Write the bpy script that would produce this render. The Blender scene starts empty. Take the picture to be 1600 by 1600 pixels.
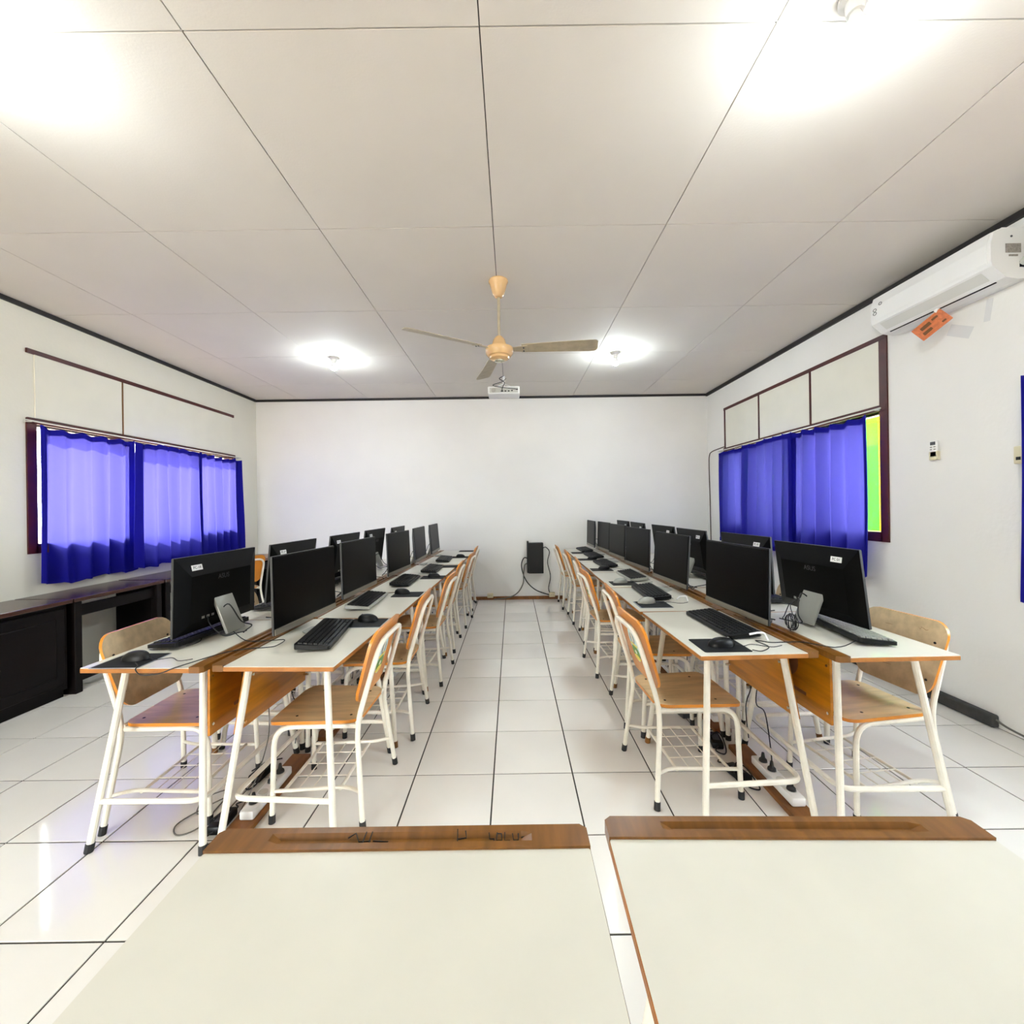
import bpy, bmesh, math, random
from mathutils import Vector, Matrix
random.seed(7)
S = bpy.context.scene
COL = S.collection

# ------------------------------------------------------------------ camera, world, sun, exposure
cam_d = bpy.data.cameras.new('camera'); cam = bpy.data.objects.new('camera', cam_d); COL.objects.link(cam)
cam.location = (0, 0, 1.36)
cam.rotation_euler = (Matrix.Rotation(math.radians(90), 3, 'X') @ Matrix.Rotation(-0.0142, 3, 'Z')).to_euler()
cam_d.sensor_fit = 'HORIZONTAL'; cam_d.sensor_width = 36.0
cam_d.lens = 36.0 * 650.0 / 1600.0
cam_d.shift_y = -8.5 / 1600.0
cam_d.clip_start = 0.02; cam_d.clip_end = 200
S.camera = cam

W = bpy.data.worlds.new('sky'); S.world = W; W.use_nodes = True
wn = W.node_tree.nodes; wl = W.node_tree.links
bg = wn['Background']
bg.inputs[0].default_value = (0.95, 1.0, 1.0, 1); bg.inputs[1].default_value = 12.0

sun_d = bpy.data.lights.new('sun', 'SUN'); sun = bpy.data.objects.new('sun', sun_d); COL.objects.link(sun)
sun_d.energy = 16.0; sun_d.angle = math.radians(0.6); sun_d.color = (1.0, 0.93, 0.84)
sun.rotation_euler = Vector((0.78, 0.16, -0.62)).to_track_quat('-Z', 'Y').to_euler()
BULB = 600.0
S.view_settings.view_transform = 'Standard'; S.view_settings.look = 'None'
S.view_settings.gamma = 1.0; S.view_settings.use_curve_mapping = False
S.view_settings.exposure = 1.15

# ------------------------------------------------------------------ materials
def hx(s):
    s = s.lstrip('#'); v = [int(s[i:i+2], 16)/255 for i in (0, 2, 4)]
    return tuple(((x/12.92) if x <= .04045 else ((x+.055)/1.055)**2.4) for x in v)
def mat(name, col, rough=.5, metal=0., var=0., scale=8., bump=0., bscale=60., spec=.5, coat=0., stretch=None, col2=None, detail=3.):
    m = bpy.data.materials.new(name); m.use_nodes = True
    nt = m.node_tree; b = nt.nodes['Principled BSDF']
    c = hx(col) if isinstance(col, str) else col
    b.inputs['Roughness'].default_value = rough; b.inputs['Metallic'].default_value = metal
    b.inputs['Specular IOR Level'].default_value = spec; b.inputs['Coat Weight'].default_value = coat
    b.inputs['Base Color'].default_value = (*c, 1)
    tc = nt.nodes.new('ShaderNodeTexCoord'); mp = nt.nodes.new('ShaderNodeMapping')
    nt.links.new(tc.outputs['Object'], mp.inputs[0])
    if stretch: mp.inputs['Scale'].default_value = stretch
    if var > 0 or col2:
        n = nt.nodes.new('ShaderNodeTexNoise'); n.inputs['Scale'].default_value = scale; n.inputs['Detail'].default_value = detail
        nt.links.new(mp.outputs[0], n.inputs['Vector'])
        r = nt.nodes.new('ShaderNodeValToRGB'); nt.links.new(n.outputs['Fac'], r.inputs[0])
        c2 = (hx(col2) if isinstance(col2, str) else col2) if col2 else tuple(x*(1-var) for x in c)
        r.color_ramp.elements[0].position = .35; r.color_ramp.elements[1].position = .65
        r.color_ramp.elements[0].color = (*c2, 1); r.color_ramp.elements[1].color = (*c, 1)
        nt.links.new(r.outputs[0], b.inputs['Base Color'])
    if bump > 0:
        n2 = nt.nodes.new('ShaderNodeTexNoise'); n2.inputs['Scale'].default_value = bscale
        nt.links.new(mp.outputs[0], n2.inputs['Vector'])
        bp = nt.nodes.new('ShaderNodeBump'); bp.inputs['Strength'].default_value = bump; bp.inputs['Distance'].default_value = .01
        nt.links.new(n2.outputs['Fac'], bp.inputs['Height']); nt.links.new(bp.outputs[0], b.inputs['Normal'])
    return m
def emis(name, col, st):
    m = bpy.data.materials.new(name); m.use_nodes = True; nt = m.node_tree
    b = nt.nodes['Principled BSDF']; b.inputs['Emission Color'].default_value = (*col, 1); b.inputs['Emission Strength'].default_value = st
    b.inputs['Base Color'].default_value = (.9, .9, .9, 1)
    return m
def cloth(name, col, tcol, fac, scale=14.):
    m = bpy.data.materials.new(name); m.use_nodes = True; nt = m.node_tree; N = nt.nodes; L = nt.links
    N.remove(N['Principled BSDF']); out = N['Material Output']
    tc = N.new('ShaderNodeTexCoord'); nz = N.new('ShaderNodeTexNoise'); nz.inputs['Scale'].default_value = scale
    L.new(tc.outputs['Object'], nz.inputs['Vector'])
    rp = N.new('ShaderNodeValToRGB'); L.new(nz.outputs['Fac'], rp.inputs[0])
    rp.color_ramp.elements[0].color = (*[x*.85 for x in col], 1); rp.color_ramp.elements[1].color = (*col, 1)
    d = N.new('ShaderNodeBsdfDiffuse'); t = N.new('ShaderNodeBsdfTranslucent'); x = N.new('ShaderNodeMixShader')
    L.new(rp.outputs[0], d.inputs[0]); t.inputs[0].default_value = (*tcol, 1); x.inputs[0].default_value = fac
    L.new(d.outputs[0], x.inputs[1]); L.new(t.outputs[0], x.inputs[2]); L.new(x.outputs[0], out.inputs[0])
    return m
def glassm(name, tint=(.95, .98, 1.), gl=.08):
    m = bpy.data.materials.new(name); m.use_nodes = True; nt = m.node_tree; N = nt.nodes; L = nt.links
    N.remove(N['Principled BSDF']); out = N['Material Output']
    t = N.new('ShaderNodeBsdfTransparent'); t.inputs[0].default_value = (*tint, 1)
    g = N.new('ShaderNodeBsdfGlossy'); g.inputs['Roughness'].default_value = .02
    x = N.new('ShaderNodeMixShader'); x.inputs[0].default_value = gl
    L.new(t.outputs[0], x.inputs[1]); L.new(g.outputs[0], x.inputs[2]); L.new(x.outputs[0], out.inputs[0])
    return m

M = dict(
 wall=mat('wall_paint', '#edebe6', .75, var=.05, scale=1.1, bump=.12, bscale=35., detail=8.),
 wall_l=mat('wall_paint_cream', '#e6e3d6', .75, var=.07, scale=1.0, bump=.12, bscale=35., detail=8.),
 ceil=mat('ceiling_board', '#dcd6cd', .8, var=.04, scale=1.5, bump=.05, bscale=120.),
 ceil_gap=mat('ceiling_gap', '#4a443e', .9),
 tile=mat('floor_tile', '#ebe8e2', .085, var=.04, scale=2.5, spec=.6),
 grout=mat('grout', '#38332c', .9),
 cornice=mat('dark_cornice', '#241e1c', .6, var=.3, scale=20),
 redwood=mat('dark_red_paint', '#4d1512', .45, var=.3, scale=9),
 board=mat('transom_board', '#e7e4d6', .6, var=.05, scale=3),
 brownwood=mat('brown_rail', '#85561f', .32, var=.35, scale=6, stretch=(1, 6, 1)),
 edgewood=mat('plywood_edge', '#b0702c', .5, var=.2, scale=30),
 lam=mat('white_laminate', '#d9d5c8', .28, var=.06, scale=5),
 panel=mat('orange_panel', '#cf8416', .35, var=.35, scale=5, stretch=(1, .6, 6), coat=.3),
 orange=mat('orange_backrest', '#d9871f', .35, var=.15, scale=8, coat=.2),
 beige=mat('worn_plywood', '#d0b894', .38, var=.22, scale=6, stretch=(1, 4, 4)),
 seatw=mat('seat_plywood', '#e8c896', .33, var=.22, scale=6, stretch=(1, 5, 1)),
 tube=mat('cream_tube', '#efe9da', .3, var=.08, scale=20),
 rubber=mat('black_rubber', '#1b1b1d', .6),
 black=mat('black_plastic', '#040405', .45, spec=.3),
 blackback=mat('black_back', '#020202', .42, spec=.16, bump=.03, bscale=200),
 screen=mat('screen_glass', '#020202', .36, spec=.10),
 chin=mat('grey_chin', '#8b8577', .35, metal=.5),
 silver=mat('silver_plastic', '#a5a69f', .38, metal=.25),
 dsilver=mat('dark_silver', '#55565a', .35, metal=.4),
 keytop=mat('keytop', '#060607', .5, spec=.3),
 keygrey=mat('keytop_grey', '#8d8d88', .4),
 white=mat('white_plastic', '#f0f0ee', .35),
 greyp=mat('grey_plastic', '#c9c9c2', .4),
 beigep=mat('beige_plastic', '#d8cfae', .4),
 ink=mat('ink', '#15130f', .6),
 pad=mat('mouse_pad', '#080a0d', .7, spec=.3),
 padedge=mat('pad_edge', '#8e939a', .5),
 cable=mat('black_cable', '#101012', .5),
 cableg=mat('grey_cable', '#6a6760', .5),
 cableb=mat('brown_cable', '#4a342a', .5),
 darkwood=mat('dark_cabinet_wood', '#0d0605', .5, spec=.18, var=.4, scale=4, stretch=(1, 1, 5)),
 darktop=mat('dark_cabinet_top', '#4a2f26', .22, var=.3, scale=4, stretch=(4, 1, 1), spec=.6),
 midtop=mat('brown_desk_top', '#8a5c3c', .35, var=.3, scale=4, stretch=(4, 1, 1)),
 plank=mat('plank', '#8a5523', .5, var=.3, scale=5, stretch=(6, 1, 1)),
 fan=mat('fan_cream', '#e2bb85', .22, var=.08, scale=10, coat=.3),
 blade=mat('fan_blade', '#b7ab92', .5, var=.18, scale=18),
 chrome=mat('chrome', '#d8d4c0', .15, metal=.9),
 conduit=mat('dark_conduit', '#3b3a38', .6, var=.3, scale=30),
 blue=cloth('blue_curtain', (.022, .020, .42), (.050, .046, .215), .5),
 glass=glassm('window_glass'),
 green=mat('neon_green_wall', (.045, .34, .004), 1., spec=0, var=.1, scale=3),
 yellow=mat('yellow_band', (.34, .28, .004), 1., spec=0),
 ground=mat('terracotta_ground', '#b39a84', .9, var=.2, scale=2),
 rack=mat('rack_black', '#08080a', .45),
 em_blue=mat('emblem_blue', '#b9dbe0', .4, var=.1, scale=40), em_yel=mat('emblem_yellow', '#e9d44e', .4), em_grn=mat('emblem_green', '#5f9a2e', .4, var=.4, scale=120), em_wht=mat('emblem_white', '#efeede', .4),
 orangep=mat('orange_paper', '#d9773f', .5, var=.25, scale=60), brownp=mat('paper_print', '#6b4416', .6),
 grey=mat('grey_sticker', '#a9a49c', .6, var=.3, scale=90),
 edge=mat('monitor_edge', '#2e2f31', .4),
 offwhite=mat('off_white_plastic', '#dcdcd6', .4),
 tape=mat('old_tape', '#d9d8d6', .5),
 bulb=emis('bulb_glow', (.87, .99, 1.03), BULB),
)

# ------------------------------------------------------------------ mesh helper
def fillet(P, r, n=5):
    P = [Vector(p) for p in P]; out = [P[0]]
    for i in range(1, len(P)-1):
        a = P[i-1]-P[i]; b = P[i+1]-P[i]; rr = min(r, a.length*.49, b.length*.49)
        p0 = P[i]+a.normalized()*rr; p1 = P[i]+b.normalized()*rr
        for k in range(n+1):
            t = k/n; out.append(p0*(1-t)**2+P[i]*2*t*(1-t)+p1*t*t)
    out.append(P[-1]); return out
def smooth_path(P, n=6):
    P = [Vector(p) for p in P]; out = []
    Q = [P[0]]+P+[P[-1]]
    for i in range(1, len(Q)-2):
        a, b, c, d = Q[i-1:i+3]
        for k in range(n):
            t = k/n
            out.append(.5*((2*b)+(c-a)*t+(2*a-5*b+4*c-d)*t*t+(3*b-a-3*c+d)*t**3))
    out.append(P[-1]); return out
def rrect(x0, x1, y0, y1, r, n=4):
    out = []
    for cx, cy, a0 in ((x1-r, y1-r, 0), (x0+r, y1-r, 90), (x0+r, y0+r, 180), (x1-r, y0+r, 270)):
        for k in range(n+1):
            a = math.radians(a0+90*k/n); out.append((cx+r*math.cos(a), cy+r*math.sin(a)))
    return out
class MB:
    def __init__(s): s.v = []; s.f = []; s.mi = []; s.X = Matrix.Identity(4); s.cur = 0
    def add(s, vs, fs, mi=None):
        o = len(s.v); s.v += [tuple(s.X @ Vector(p)) for p in vs]
        for i, f in enumerate(fs):
            s.f.append(tuple(o+k for k in f)); s.mi.append(s.cur if mi is None else mi[i])
        return s
    def box(s, c, d, R=None):
        x, y, z = (k/2 for k in d)
        vs = [(sx*x, sy*y, sz*z) for sx in (-1, 1) for sy in (-1, 1) for sz in (-1, 1)]
        if R is not None: vs = [R @ Vector(p) for p in vs]
        vs = [(p[0]+c[0], p[1]+c[1], p[2]+c[2]) for p in vs]
        return s.add(vs, [(0, 1, 3, 2), (4, 6, 7, 5), (0, 4, 5, 1), (2, 3, 7, 6), (0, 2, 6, 4), (1, 5, 7, 3)])
    def b2(s, x0, x1, y0, y1, z0, z1): return s.box(((x0+x1)/2, (y0+y1)/2, (z0+z1)/2), (abs(x1-x0), abs(y1-y0), abs(z1-z0)))
    def bev(s, c, d, b=.003, seg=2, R=None):
        bm = bmesh.new(); bmesh.ops.create_cube(bm, size=1.)
        for v in bm.verts: v.co = Vector((v.co.x*d[0], v.co.y*d[1], v.co.z*d[2]))
        bmesh.ops.bevel(bm, geom=bm.edges[:], offset=b, segments=seg, affect='EDGES', profile=.5)
        bm.verts.index_update()
        vs = [v.co.copy() for v in bm.verts]
        if R is not None: vs = [R @ p for p in vs]
        vs = [p+Vector(c) for p in vs]; fs = [tuple(v.index for v in f.verts) for f in bm.faces]; bm.free()
        return s.add(vs, fs)
    def tube(s, P, r, n=8, caps=True):
        P = [Vector(p) for p in P]; m = len(P); vs = []; fs = []
        t0 = (P[1]-P[0]).normalized(); u = t0.orthogonal().normalized()
        for i, p in enumerate(P):
            t = ((P[min(i+1, m-1)]-P[max(i-1, 0)])); t = t.normalized() if t.length > 1e-9 else t0
            u = (u-t*u.dot(t)); u = u.normalized() if u.length > 1e-9 else t.orthogonal().normalized(); w = t.cross(u)
            rr = r(i/(m-1)) if callable(r) else r
            for k in range(n):
                a = 2*math.pi*k/n; vs.append(p+u*math.cos(a)*rr+w*math.sin(a)*rr)
        for i in range(m-1):
            for k in range(n): fs.append((i*n+k, i*n+(k+1) % n, (i+1)*n+(k+1) % n, (i+1)*n+k))
        if caps: fs += [tuple(range(n-1, -1, -1)), tuple((m-1)*n+k for k in range(n))]
        return s.add(vs, fs)
    def lathe(s, prof, n=24, c=(0, 0, 0)):
        vs = []; fs = []
        for r, z in prof:
            for k in range(n):
                a = 2*math.pi*k/n; vs.append((c[0]+r*math.cos(a), c[1]+r*math.sin(a), c[2]+z))
        m = len(prof)
        for i in range(m-1):
            for k in range(n): fs.append((i*n+k, i*n+(k+1) % n, (i+1)*n+(k+1) % n, (i+1)*n+k))
        fs += [tuple(range(n-1, -1, -1)), tuple((m-1)*n+k for k in range(n))]
        return s.add(vs, fs)
    def slab(s, out, fn, t, rings=(1, .75, .45, .15), mats=(0, 0, 0)):
        """outline polygon -> curved slab; fn(u,v,n) maps to 3-D, n is the offset along the thickness"""
        n = len(out); cu = sum(p[0] for p in out)/n; cv = sum(p[1] for p in out)/n
        vs = []; fs = []; mi = []
        for side in (0, 1):
            for q in rings:
                for (u, v) in out: vs.append(fn(cu+(u-cu)*q, cv+(v-cv)*q, t if side else 0))
        R = len(rings)
        for side in (0, 1):
            o = side*R*n
            for i in range(R-1):
                for k in range(n):
                    q = (o+i*n+k, o+i*n+(k+1) % n, o+(i+1)*n+(k+1) % n, o+(i+1)*n+k)
                    fs.append(q if side else q[::-1]); mi.append(mats[1 if side else 0])
            q = tuple(o+(R-1)*n+k for k in range(n)); fs.append(q if side else q[::-1]); mi.append(mats[1 if side else 0])
        for k in range(n):
            fs.append((k, (k+1) % n, R*n+(k+1) % n, R*n+k)); mi.append(mats[2])
        return s.add(vs, fs, mi)
    def ext(s, out, z0, z1):
        n = len(out); vs = [(x, y, z0) for x, y in out]+[(x, y, z1) for x, y in out]
        fs = [tuple(range(n-1, -1, -1)), tuple(range(n, 2*n))]+[(k, (k+1) % n, n+(k+1) % n, n+k) for k in range(n)]
        return s.add(vs, fs)
    def mesh(s, name, mats, smooth=False, ang=30):
        me = bpy.data.meshes.new(name); me.from_pydata(s.v, [], s.f)
        for m in (mats if isinstance(mats, (list, tuple)) else [mats]): me.materials.append(m)
        me.polygons.foreach_set('material_index', s.mi)
        bm = bmesh.new(); bm.from_mesh(me); bmesh.ops.recalc_face_normals(bm, faces=bm.faces[:]); bm.to_mesh(me); bm.free()
        if smooth:
            me.polygons.foreach_set('use_smooth', [True]*len(me.polygons))
            try: me.set_sharp_from_angle(angle=math.radians(ang))
            except Exception: pass
        me.update(); return me
    def build(s, name, mats, parent=None, smooth=False):
        return link(name, s.mesh(name, mats, smooth), parent)
def link(name, data, parent=None):
    o = bpy.data.objects.new(name, data); COL.objects.link(o)
    if parent is not None: o.parent = parent
    return o
def tag(o, label=None, cat=None, group=None, kind=None):
    if label: o['label'] = label
    if cat: o['category'] = cat
    if group: o['group'] = group
    if kind: o['kind'] = kind
    return o
def thing(name, label, cat, loc=(0, 0, 0), rz=0., group=None):
    o = bpy.data.objects.new(name, None); o.empty_display_size = .1; COL.objects.link(o)
    o.location = loc; o.rotation_euler = (0, 0, rz); return tag(o, label, cat, group)
def copy_tree(o, parent=None):
    c = o.copy(); COL.objects.link(c); c.parent = parent
    for ch in list(o.children): copy_tree(ch, c)
    return c
def struct(o): o['kind'] = 'structure'; return o
def text_mesh(body, size, mtl, thick=.0004):
    cu = bpy.data.curves.new('lettering', 'FONT'); cu.body = body; cu.size = size; cu.extrude = thick; cu.align_x = 'CENTER'; cu.align_y = 'CENTER'
    o = bpy.data.objects.new('lettering', cu); COL.objects.link(o)
    dg = bpy.context.evaluated_depsgraph_get(); dg.update()
    me = bpy.data.meshes.new_from_object(o.evaluated_get(dg)); bpy.data.objects.remove(o); me.materials.clear(); me.materials.append(mtl)
    return me
ORD = ['first', 'second', 'third', 'fourth', 'fifth', 'sixth']

# ------------------------------------------------------------------ room shell
XL, XR, YB, YF, ZC = -3.74, 2.88, 6.11, -2.60, 2.975
TX, TY, TS = -.5117, 2.1189, .4
floor = struct(MB().b2(XL-.15, XR+.15, YF-.15, YB+.15, -.06, -.0035).build('floor', M['grout']))
full = None; rest = MB(); G = .0034
def tile_mesh(x0, x1, y0, y1):
    b = MB(); d = .0012
    top = [(x0+d, y0+d, 0), (x1-d, y0+d, 0), (x1-d, y1-d, 0), (x0+d, y1-d, 0)]; lo = [(x0, y0, -.0012), (x1, y0, -.0012), (x1, y1, -.0012), (x0, y1, -.0012)]; bt = [(x0, y0, -.0034), (x1, y0, -.0034), (x1, y1, -.0034), (x0, y1, -.0034)]
    return b.add(top+lo+bt, [(0, 1, 2, 3)]+[(k, 4+k, 4+(k+1) % 4, (k+1) % 4) for k in range(4)]+[(4+k, 8+k, 8+(k+1) % 4, 4+(k+1) % 4) for k in range(4)])
i0 = math.floor((XL-TX)/TS); i1 = math.ceil((XR-TX)/TS); j0 = math.floor((YF-TY)/TS); j1 = math.ceil((YB-TY)/TS)
full = tile_mesh(-TS/2+G, TS/2-G, -TS/2+G, TS/2-G).mesh('tile', M['tile'])
for j in range(j0, j1):
    for i in range(i0, i1):
        x0 = max(TX+i*TS, XL); x1 = min(TX+(i+1)*TS, XR); y0 = max(TY+j*TS, YF); y1 = min(TY+(j+1)*TS, YB)
        if x1-x0 < .01 or y1-y0 < .01: continue
        if y0 < .45:
            t = tile_mesh(x0+G, x1-G, y0+G, y1-G); rest.add(t.v, t.f); continue
        if x1-x0 > TS-.001 and y1-y0 > TS-.001:
            o = link('tile', full, floor); o.location = ((x0+x1)/2, (y0+y1)/2, random.uniform(-.0003, .0003))
        else: tile_mesh(x0+G, x1-G, y0+G, y1-G).build('tile', M['tile'], floor)
rest.build('tile_field', M['tile'], floor)['kind'] = 'stuff'

ceiling = struct(MB().b2(XL-.15, XR+.15, YF-.15, YB+.15, ZC+.012, ZC+.08).build('ceiling', M['ceil_gap']))
CX, CY = -.087, 2.40; g = .0022
pm = {}
for j in range(-6, 5):
    for i in range(-5, 4):
        x0 = max(CX+i, XL); x1 = min(CX+i+1, XR); y0 = max(CY+j, YF); y1 = min(CY+j+1, YB)
        if x1-x0 < .02 or y1-y0 < .02: continue
        w, h = x1-x0, y1-y0; key = (round(w, 3), round(h, 3))
        if key not in pm: pm[key] = MB().bev((0, 0, 0), (w-2*g, h-2*g, .012), .0012, 1).mesh('ceiling_panel', M['ceil'])
        o = link('ceiling_panel', pm[key], ceiling); o.location = ((x0+x1)/2, (y0+y1)/2, ZC+.006+random.uniform(-.0006, .0006))

WZ0, WZ1, WY0, WY1 = 1.09, 2.06, 3.26, 5.57
def side_wall(name, x0, x1, holes, m):
    b = MB(); y = YF-.15
    for (a, c, z0, z1) in sorted(holes):
        b.b2(x0, x1, y, a, 0, ZC); b.b2(x0, x1, a, c, 0, z0); b.b2(x0, x1, a, c, z1, ZC); y = c
    b.b2(x0, x1, y, YB+.15, 0, ZC)
    return struct(b.build(name, m))
side_wall('wall_left', XL-.15, XL, [(WY0, WY1, WZ0, WZ1)], M['wall_l'])
side_wall('wall_right', XR, XR+.15, [(3.225, WY1, WZ0, WZ1), (-.15, 2.20, WZ0, WZ1)], M['wall'])
struct(MB().b2(XL, XR, YB, YB+.15, 0, ZC).build('wall_back', M['wall']))
bf = MB(); bf.b2(XL, -2.9, YF-.15, YF, 0, ZC).b2(-1.7, XR, YF-.15, YF, 0, ZC).b2(-2.9, -1.7, YF-.15, YF, 2.1, ZC)  # unseen door opening, added to let daylight in from behind the camera
struct(bf.build('wall_front', M['wall']))
struct(MB().b2(XL, XR, YB-.022, YB, ZC-.030, ZC-.001).build('trim_1', M['cornice']))
struct(MB().b2(XL, XL+.022, YF, YB-.022, ZC-.034, ZC-.001).build('trim_2', M['cornice']))
struct(MB().b2(XR-.024, XR, YF, YB-.022, ZC-.042, ZC-.001).build('trim_3', M['cornice']))
bb = MB(); bb.b2(-.62, .72, YB-.03, YB, 0, .045); struct(bb.build('baseboard_back', M['plank']))
bb = MB(); bb.bev((XR-.022, 4.28, .04), (.044, 3.62, .075), .012, 3); struct(bb.build('baseboard_right', M['conduit'], smooth=True))

def window(name, wall_x, s, y0, y1, mull_low, mull_top, top_bars=True, full_side=True):
    """s=+1: the room lies at +x of the wall; frame, panes and transom boards of one window"""
    w = struct(thing(name, None, None, (wall_x, 0, 0)))
    def bar(nm, x0, x1, a, b, z0, z1, m='redwood'): return MB().b2(s*x0, s*x1, a, b, z0, z1).build(nm, M[m], w)
    zt = 2.61
    bar('frame_bottom', -.10, .012, y0, y1, WZ0-.045, WZ0+.03)
    bar('frame_side', -.10, .012, y0-.055, y0+.012, WZ0-.045, zt+.02 if full_side else WZ1+.04)
    bar('frame_side', -.10, .012, y1-.012, y1+.05, WZ0-.045, WZ1+.04)
    bar('frame_head', -.10, .014, y0-.05, y1+.05, WZ1, WZ1+.045)
    for m in mull_low: bar('mullion', -.09, -.03, m-.03, m+.03, WZ0, WZ1)
    ys = [y0]+list(mull_low)+[y1]
    for a, b in zip(ys[:-1], ys[1:]):
        MB().b2(-s*.075, -s*.07, a, b, WZ0+.02, WZ1).build('pane', M['glass'], w)
    ys = [y0]+list(mull_top)+[y1]
    for a, b in zip(ys[:-1], ys[1:]): MB().bev((s*.004, (a+b)/2, (WZ1+.045+zt)/2), (.012, b-a-.012, zt-WZ1-.05), .002, 1).build('transom_board', M['board'], w)
    bar('frame_top', -.005, .016, y0-.05, y1+.03, zt-.004, zt+.03)
    return w
w1 = window('window_1', XL, 1, WY0, WY1, (4.0, 4.82), (4.0,), full_side=False)
MB().b2(.011, .014, 3.994, 4.006, WZ1+.04, 2.61).build('joint_strip', M['brownwood'], w1)
w2 = window('window_2', XR, -1, 3.225, WY1, (3.98, 4.81), (3.98, 4.81))
for y in (3.98, 4.81, WY1+.01): MB().b2(-.016, -.001, y-.011, y+.011, WZ1+.04, 2.62).build('transom_bar', M['redwood'], w2)
w3 = window('window_3', XR, -1, -.15, 2.20, (.63, 1.42), (.63, 1.42))

# outside: neighbouring green wall with a yellow band on the right, ground all around
gw = struct(MB().b2(XR+1.5, XR+1.7, 3.4, 12, -.4, 2.3).build('wall_outside', M['wall']))  # pale wall hidden by the curtains, height and length shaped for daylight indoors
MB().b2(XR+1.44, XR+1.5, 4.875, 5.7, -.4, 3.2).build('painted_panel', M['green'], gw)
MB().b2(XR+1.42, XR+1.5, 4.4, 4.87, -.4, 3.2).build('painted_post', M['yellow'], gw)
struct(MB().b2(-60, 60, -60, 60, -.5, -.4).build('ground', M['ground']))

# ------------------------------------------------------------------ curtains and rods
def curtain(label, wall_x, s, y0, y1, zt, zb, mtl, seed, folds, off=.045, depth=.022, group=None, gather=0., lean=0.):
    rnd = random.Random(seed); ny, nz = 70, 26; vs = []; fs = []
    ph = rnd.uniform(0, 6); k2 = rnd.uniform(.4, .7)
    hooks = [rnd.uniform(-.012, .012) for _ in range(folds+2)]
    for j in range(nz+1):
        tz = j/nz
        for i in range(ny+1):
            t = i/ny; a = t*folds*2*math.pi+ph
            amp = depth*(.55+.45*tz)*(1+.35*math.sin(3.1*t*folds*k2+seed))
            tri = math.asin(math.sin(a)*.96)/1.35
            x = off+amp*tri+.012*math.sin(tz*3+t*9+seed)*tz
            q = t*folds; hi = int(q); f = q-hi
            sag = (hooks[hi]*(1-f)+hooks[hi+1]*f)-.016*math.sin(math.pi*f)
            pull = gather*((1-tz)**2)*(1 if t > .5 else -1)*abs(2*t-1)**3*.06
            y = y0+(y1-y0)*t-pull+lean*tz
            z = zt+sag+(zb-zt)*tz+(.010*math.sin(t*11+seed)*tz)
            vs.append((wall_x+s*x, y, z))
    for j in range(nz):
        for i in range(ny):
            a = j*(ny+1)+i; fs.append((a, a+1, a+ny+2, a+ny+1))
    m = MB(); m.add(vs, fs); o = m.build('curtain', mtl, smooth=True)
    # doubled cloth: folded hems along both sides, the top and the foot
    e = max(2, int(ny*.06)); H = MB(); hv = [(x+s*.004, y, z) for x, y, z in vs]
    hf = [f for q, f in enumerate(fs) if (q % ny) < e or (q % ny) >= ny-e or q//ny < 1 or q//ny >= nz-1]
    H.add(hv, hf); H.build('hem', mtl, o, True)
    return tag(o, label, 'curtain', group)
cg = 'blue window curtains'
curtain('sheer blue curtain panel on left wall, nearest the camera, beside the bare red jamb', XL, 1, 3.235, 4.07, 2.045, .80, M['blue'], 1, 5, group=cg, gather=.15, depth=.034, off=.055)
curtain('middle blue curtain panel of the left wall window', XL, 1, 4.0, 4.88, 2.045, .83, M['blue'], 2, 6, group=cg, gather=.15, depth=.034, off=.125)
curtain('blue curtain panel on left wall, farthest toward the back corner', XL, 1, 4.86, 5.66, 2.045, .85, M['blue'], 3, 6, group=cg, gather=.15, depth=.034, off=.055)
curtain('drooping blue curtain panel on right wall beside the green gap', XR, -1, 3.265, 4.17, 2.05, .78, M['blue'], 4, 5, group=cg, gather=.25, depth=.042, off=.065)
curtain('middle blue curtain panel of the right wall window', XR, -1, 4.06, 4.95, 2.05, .86, M['blue'], 5, 6, group=cg, gather=.15, depth=.042, off=.145)
curtain('blue curtain panel on right wall, farthest toward the back corner', XR, -1, 4.88, 5.68, 2.05, .88, M['blue'], 6, 6, group=cg, gather=.15, depth=.042, off=.065)
curtain('edge of a blue curtain at the far right beside a small beige box', XR, -1, 1.62, 2.295, 2.05, .80, M['blue'], 8, 5, group=cg, off=.05)
curtain('added blue curtain on the near right window, out of view, dims the foreground desks', XR, -1, -.22, .55, 2.05, .80, M['blue'], 9, 5, group=cg, off=.05)  # unseen panel added to cut daylight on the foreground desks
for lab, x, s, a, b in (('thin curtain rod above the left wall window', XL, 1, 3.16, 5.68), ('thin metal curtain rod above the right wall window', XR, -1, 3.19, 5.70), ('curtain rod of the near right window', XR, -1, -.25, 2.27)):
    t = thing('curtain_rod', lab, 'curtain rod', (x, 0, 2.075))
    MB().tube([(s*.045, a, 0), (s*.045, b, 0)], .006, 8).build('rod', M['greyp'], t, True)
    for y in (a+.04, (a+b)/2, b-.04): MB().b2(0, s*.05, y-.008, y+.008, -.010, -.004).build('bracket', M['greyp'], t)

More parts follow.
